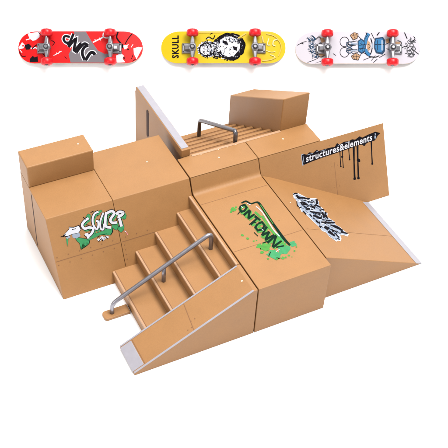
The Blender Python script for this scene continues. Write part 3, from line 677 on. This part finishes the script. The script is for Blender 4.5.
def draw_white(d):
    K_ = 'black'
    for pts, w in (([(297, 46), (302, 43.4), (306, 42.6)], .6), ([(303, 45), (301, 44)], .8), ([(307, 63.4), (313, 61.4), (318, 59)], .5), ([(314, 66), (320, 62.6)], .5), ([(306, 40), (312, 38), (315, 40)], .5)): d.stroke(K_, pts, w)
    # outlined block lettering down the nose
    for k in range(5):
        y = 39.6 + k * 4.3; x = 307.4 + k * .95
        d.poly('dblue', blob((x + 3.3, y), 2.6, 12, .3, 1.5, .3)); d.poly('wdeck', blob((x + 3.3, y), 1.7, 9, .3, 1.7, .3))
        d.stroke('dblue', [(x + 1.2, y - .8), (x + 3.4, y + .9), (x + 5.6, y - .8)], .55); d.stroke('dblue', [(x + 3, y - 1.3), (x + 3.6, y + 1.4)], .5)
    for pts, w in (([(315, 41), (318, 38.4), (320, 40)], 1.0), ([(317, 47), (320, 44.6), (322, 49), (319, 52)], 1.6), ([(316, 56), (320, 58.4), (324, 56.6)], 1.0), ([(319, 53), (322, 54)], 1.4)): d.stroke('bush', pts, w)
    for pl in ([(319, 40), (323, 39), (324, 43), (321, 44.6)], [(318, 55.6), (323, 54), (324, 57.6), (320, 59.4)]): d.poly('sand', pl)
    for a in range(70):
        t = random.random(); x, y = 305 + t * 6 + random.uniform(0, 8), 38.6 + t * 20 + random.uniform(-1, 1.4); d.stroke(random.choice(['bush', 'grey', 'wdeck', 'dblue']), [(x, y), (x + random.uniform(-1.8, 1.8), y + random.uniform(-1.4, 1.4))], random.uniform(.4, .8))
    for a in range(30):
        x, y = random.uniform(404, 414), random.uniform(40, 58); d.stroke('bush', [(x, y), (x + random.uniform(-2.4, 2.4), y + random.uniform(-1.8, 1.8)), (x + random.uniform(-2.4, 2.4), y + random.uniform(-1.8, 1.8))], .42)
    # loops and drawn figure shapes
    for c in ((343.4, 43.4), (343.4, 53.8)):
        pts = [(c[0] + 4.4 * math.cos(a * .524), c[1] + 4.8 * math.sin(a * .524)) for a in range(13)]; d.stroke(K_, pts, .5)
    for c in ((348.5, 46), (348.5, 52)):
        pts = [(c[0] + 3 * math.cos(a * .524), c[1] + 2.6 * math.sin(a * .524)) for a in range(13)]; d.stroke('dblue', pts, .8); d.stroke('dblue', [(c[0] - 2, c[1]), (c[0] + 5, c[1] + .6)], .7)
    for pl in ([(349, 37), (353, 33.8), (357, 35.6), (356, 40), (352, 41.6)], [(350, 57.6), (355, 54.6), (359, 57), (357, 61.6), (352, 60.6)]):
        d.poly('sand', pl); d.stroke(K_, pl + [pl[0]], .5, False); d.stroke(K_, [(pl[0][0] + 1.5, pl[0][1]), (pl[2][0] - 1.5, pl[2][1] + 1)], .5)
    d.stroke(K_, [(356.6, 37), (360.4, 42), (358.4, 44)], .5); d.stroke(K_, [(359, 57), (361, 53.6)], .5); d.stroke('grey', [(350, 45), (357, 45.6)], 1.6); d.stroke('grey', [(350, 52.4), (357, 51.6)], 1.6)
    d.poly('dblue', [(356.4, 42.6), (360, 40.2), (364.6, 43.4), (364.4, 52.6), (360.6, 55.4), (357, 53)]); d.poly('blue', [(357.4, 43.4), (360, 41.6), (363.4, 44.4), (363.4, 51.8), (360.4, 54), (357.8, 52)])
    for pts, w in (([(358.6, 45), (362.6, 48), (358.6, 51.6)], .7), ([(360.6, 42.6), (361, 53)], .6)): d.stroke('dblue', pts, w)
    for pts, w in (([(367.4, 35.2), (364.8, 40.4), (365, 46)], 2.6), ([(365, 50.4), (365.8, 54.6), (369, 56.6)], 2.6)): d.stroke('dblue', pts, w + 1); d.stroke('blue', pts, w)
    d.poly('sand', [(366.2, 42), (369, 44.6), (369, 51), (366.4, 52.4), (365.4, 47)]); d.stroke(K_, [(369.4, 40), (371, 46), (370.4, 52), (369, 56)], .9); d.stroke('grey', [(371.4, 45), (371.4, 49.6)], 1.2)
    d.poly('dblue', [(374, 39.6), (381.6, 38.6), (383.6, 42), (383.6, 52.6), (381, 56), (374.6, 54.6), (372.8, 50), (372.8, 43.6)]); d.poly('blue', [(374.8, 41), (380.8, 40), (382, 43), (382, 51.4), (380, 54), (375.6, 53), (374, 49.4), (374, 44)])
    for pts in ([(345, 44), (349, 47), (355, 46.6)], [(345, 53), (349, 51), (356, 51.2)], [(350, 43.4), (356, 42.4)], [(351, 55), (357, 54)], [(352, 34.6), (353.4, 40)], [(355, 35), (354.6, 40.6)], [(352, 57), (353.4, 61)], [(355.6, 56), (355.4, 61)],
                [(358, 47), (364, 46)], [(358, 50), (364, 50.4)], [(366, 37), (363.4, 41)], [(366, 56), (362, 54)], [(373.6, 46), (382.6, 46)], [(366.4, 45.6), (369, 47.6), (367, 50)], [(384, 46), (388, 44)], [(385, 50), (389, 52)], [(370, 34.6), (372.6, 40), (374, 41)], [(370, 62), (374, 57)]):
        d.stroke(K_, pts, .5)
    for x in (376.2, 380.6): d.stroke('dblue' if x < 380 else 'white', [(x, 42), (x, 52)], .9)
    for pts, w in (([(378, 32.6), (375.6, 37)], 1.1), ([(362, 61.6), (366.6, 59.6), (372, 58)], .45), ([(372, 64), (376, 60.4)], .5), ([(368, 58), (374, 58.6), (378, 57)], .8), ([(332, 55), (335, 57)], .4), ([(384, 55.4), (378, 59)], .5), ([(364.6, 34), (366, 37.6)], .6),
                   ([(402, 31), (405, 38), (406, 40)], .8), ([(399, 50), (404, 47.6), (408, 49)], .6), ([(410, 49), (416, 53.6), (419, 55.4)], .6), ([(412, 36), (414, 40), (409, 43)], .7)): d.stroke(K_, pts, w)
    for a in range(5):
        x, y = 406.4 + (a % 3) * 2.1, 42.4 + a * 3.4; d.stroke('bush', [(x, y), (x + 2.6, y - 1.6), (x + 4, y + 1), (x + 1, y + 2), (x, y)], .55)
    for pl in ([(384, 41), (387, 40), (388, 44), (385, 45)], [(394, 43), (399, 43.6), (398.6, 52.4), (394, 53)]): d.poly('sand', pl)
    d.stroke('bush', [(396, 42), (400, 44), (399.6, 52), (396, 54.4)], .7); d.stroke('dblue', [(388.6, 40), (390, 57)], 1.8)
board(81, 48.6, 'red', 'red fingerboard with grey band and black JUMP lettering seen from underneath', [(49.6, -1), (112, 1)], draw_red)
board(223.4, 48.6, 'yellow', 'yellow fingerboard with a black and white skull seen from underneath', [(193, -1), (254.6, 1)], draw_yellow)
board(357.2, 49.2, 'wdeck', 'white fingerboard with blue cartoon drawing seen from underneath', [(325.6, -1), (389.8, 1)], draw_white)

# ================================================================== light
w = bpy.data.worlds.new('World'); SC.world = w; w.use_nodes = True
bg = w.node_tree.nodes['Background']; bg.inputs['Color'].default_value = (1, 1, 1, 1); bg.inputs['Strength'].default_value = .58
def area(name, loc, target, size, power, col=(1, 1, 1)):
    l = bpy.data.lights.new(name, 'AREA'); l.shape = 'RECTANGLE'; l.size = size[0]; l.size_y = size[1]; l.energy = power; l.color = col
    o = bpy.data.objects.new(name, l); o.location = loc; o.rotation_euler = (Vector(target) - Vector(loc)).to_track_quat('-Z', 'Y').to_euler(); COL.objects.link(o); return o
area('key softbox', (5.2, -4.4, 17), (2.2, .2, .4), (6.5, 6.5), 5000)
area('top softbox', (1.5, 1.5, 14), (2.4, .2, .4), (8, 8), 1500)

area('left fill softbox', (-9.5, -1.5, 6.5), (1.5, .3, .5), (5, 4), 480, (1, .97, .96))
SC.view_settings.view_transform = 'Standard'; SC.view_settings.look = 'None'; SC.view_settings.exposure = 0; SC.view_settings.gamma = 1
SC.cycles.max_bounces = 6; SC.cycles.use_denoising = True
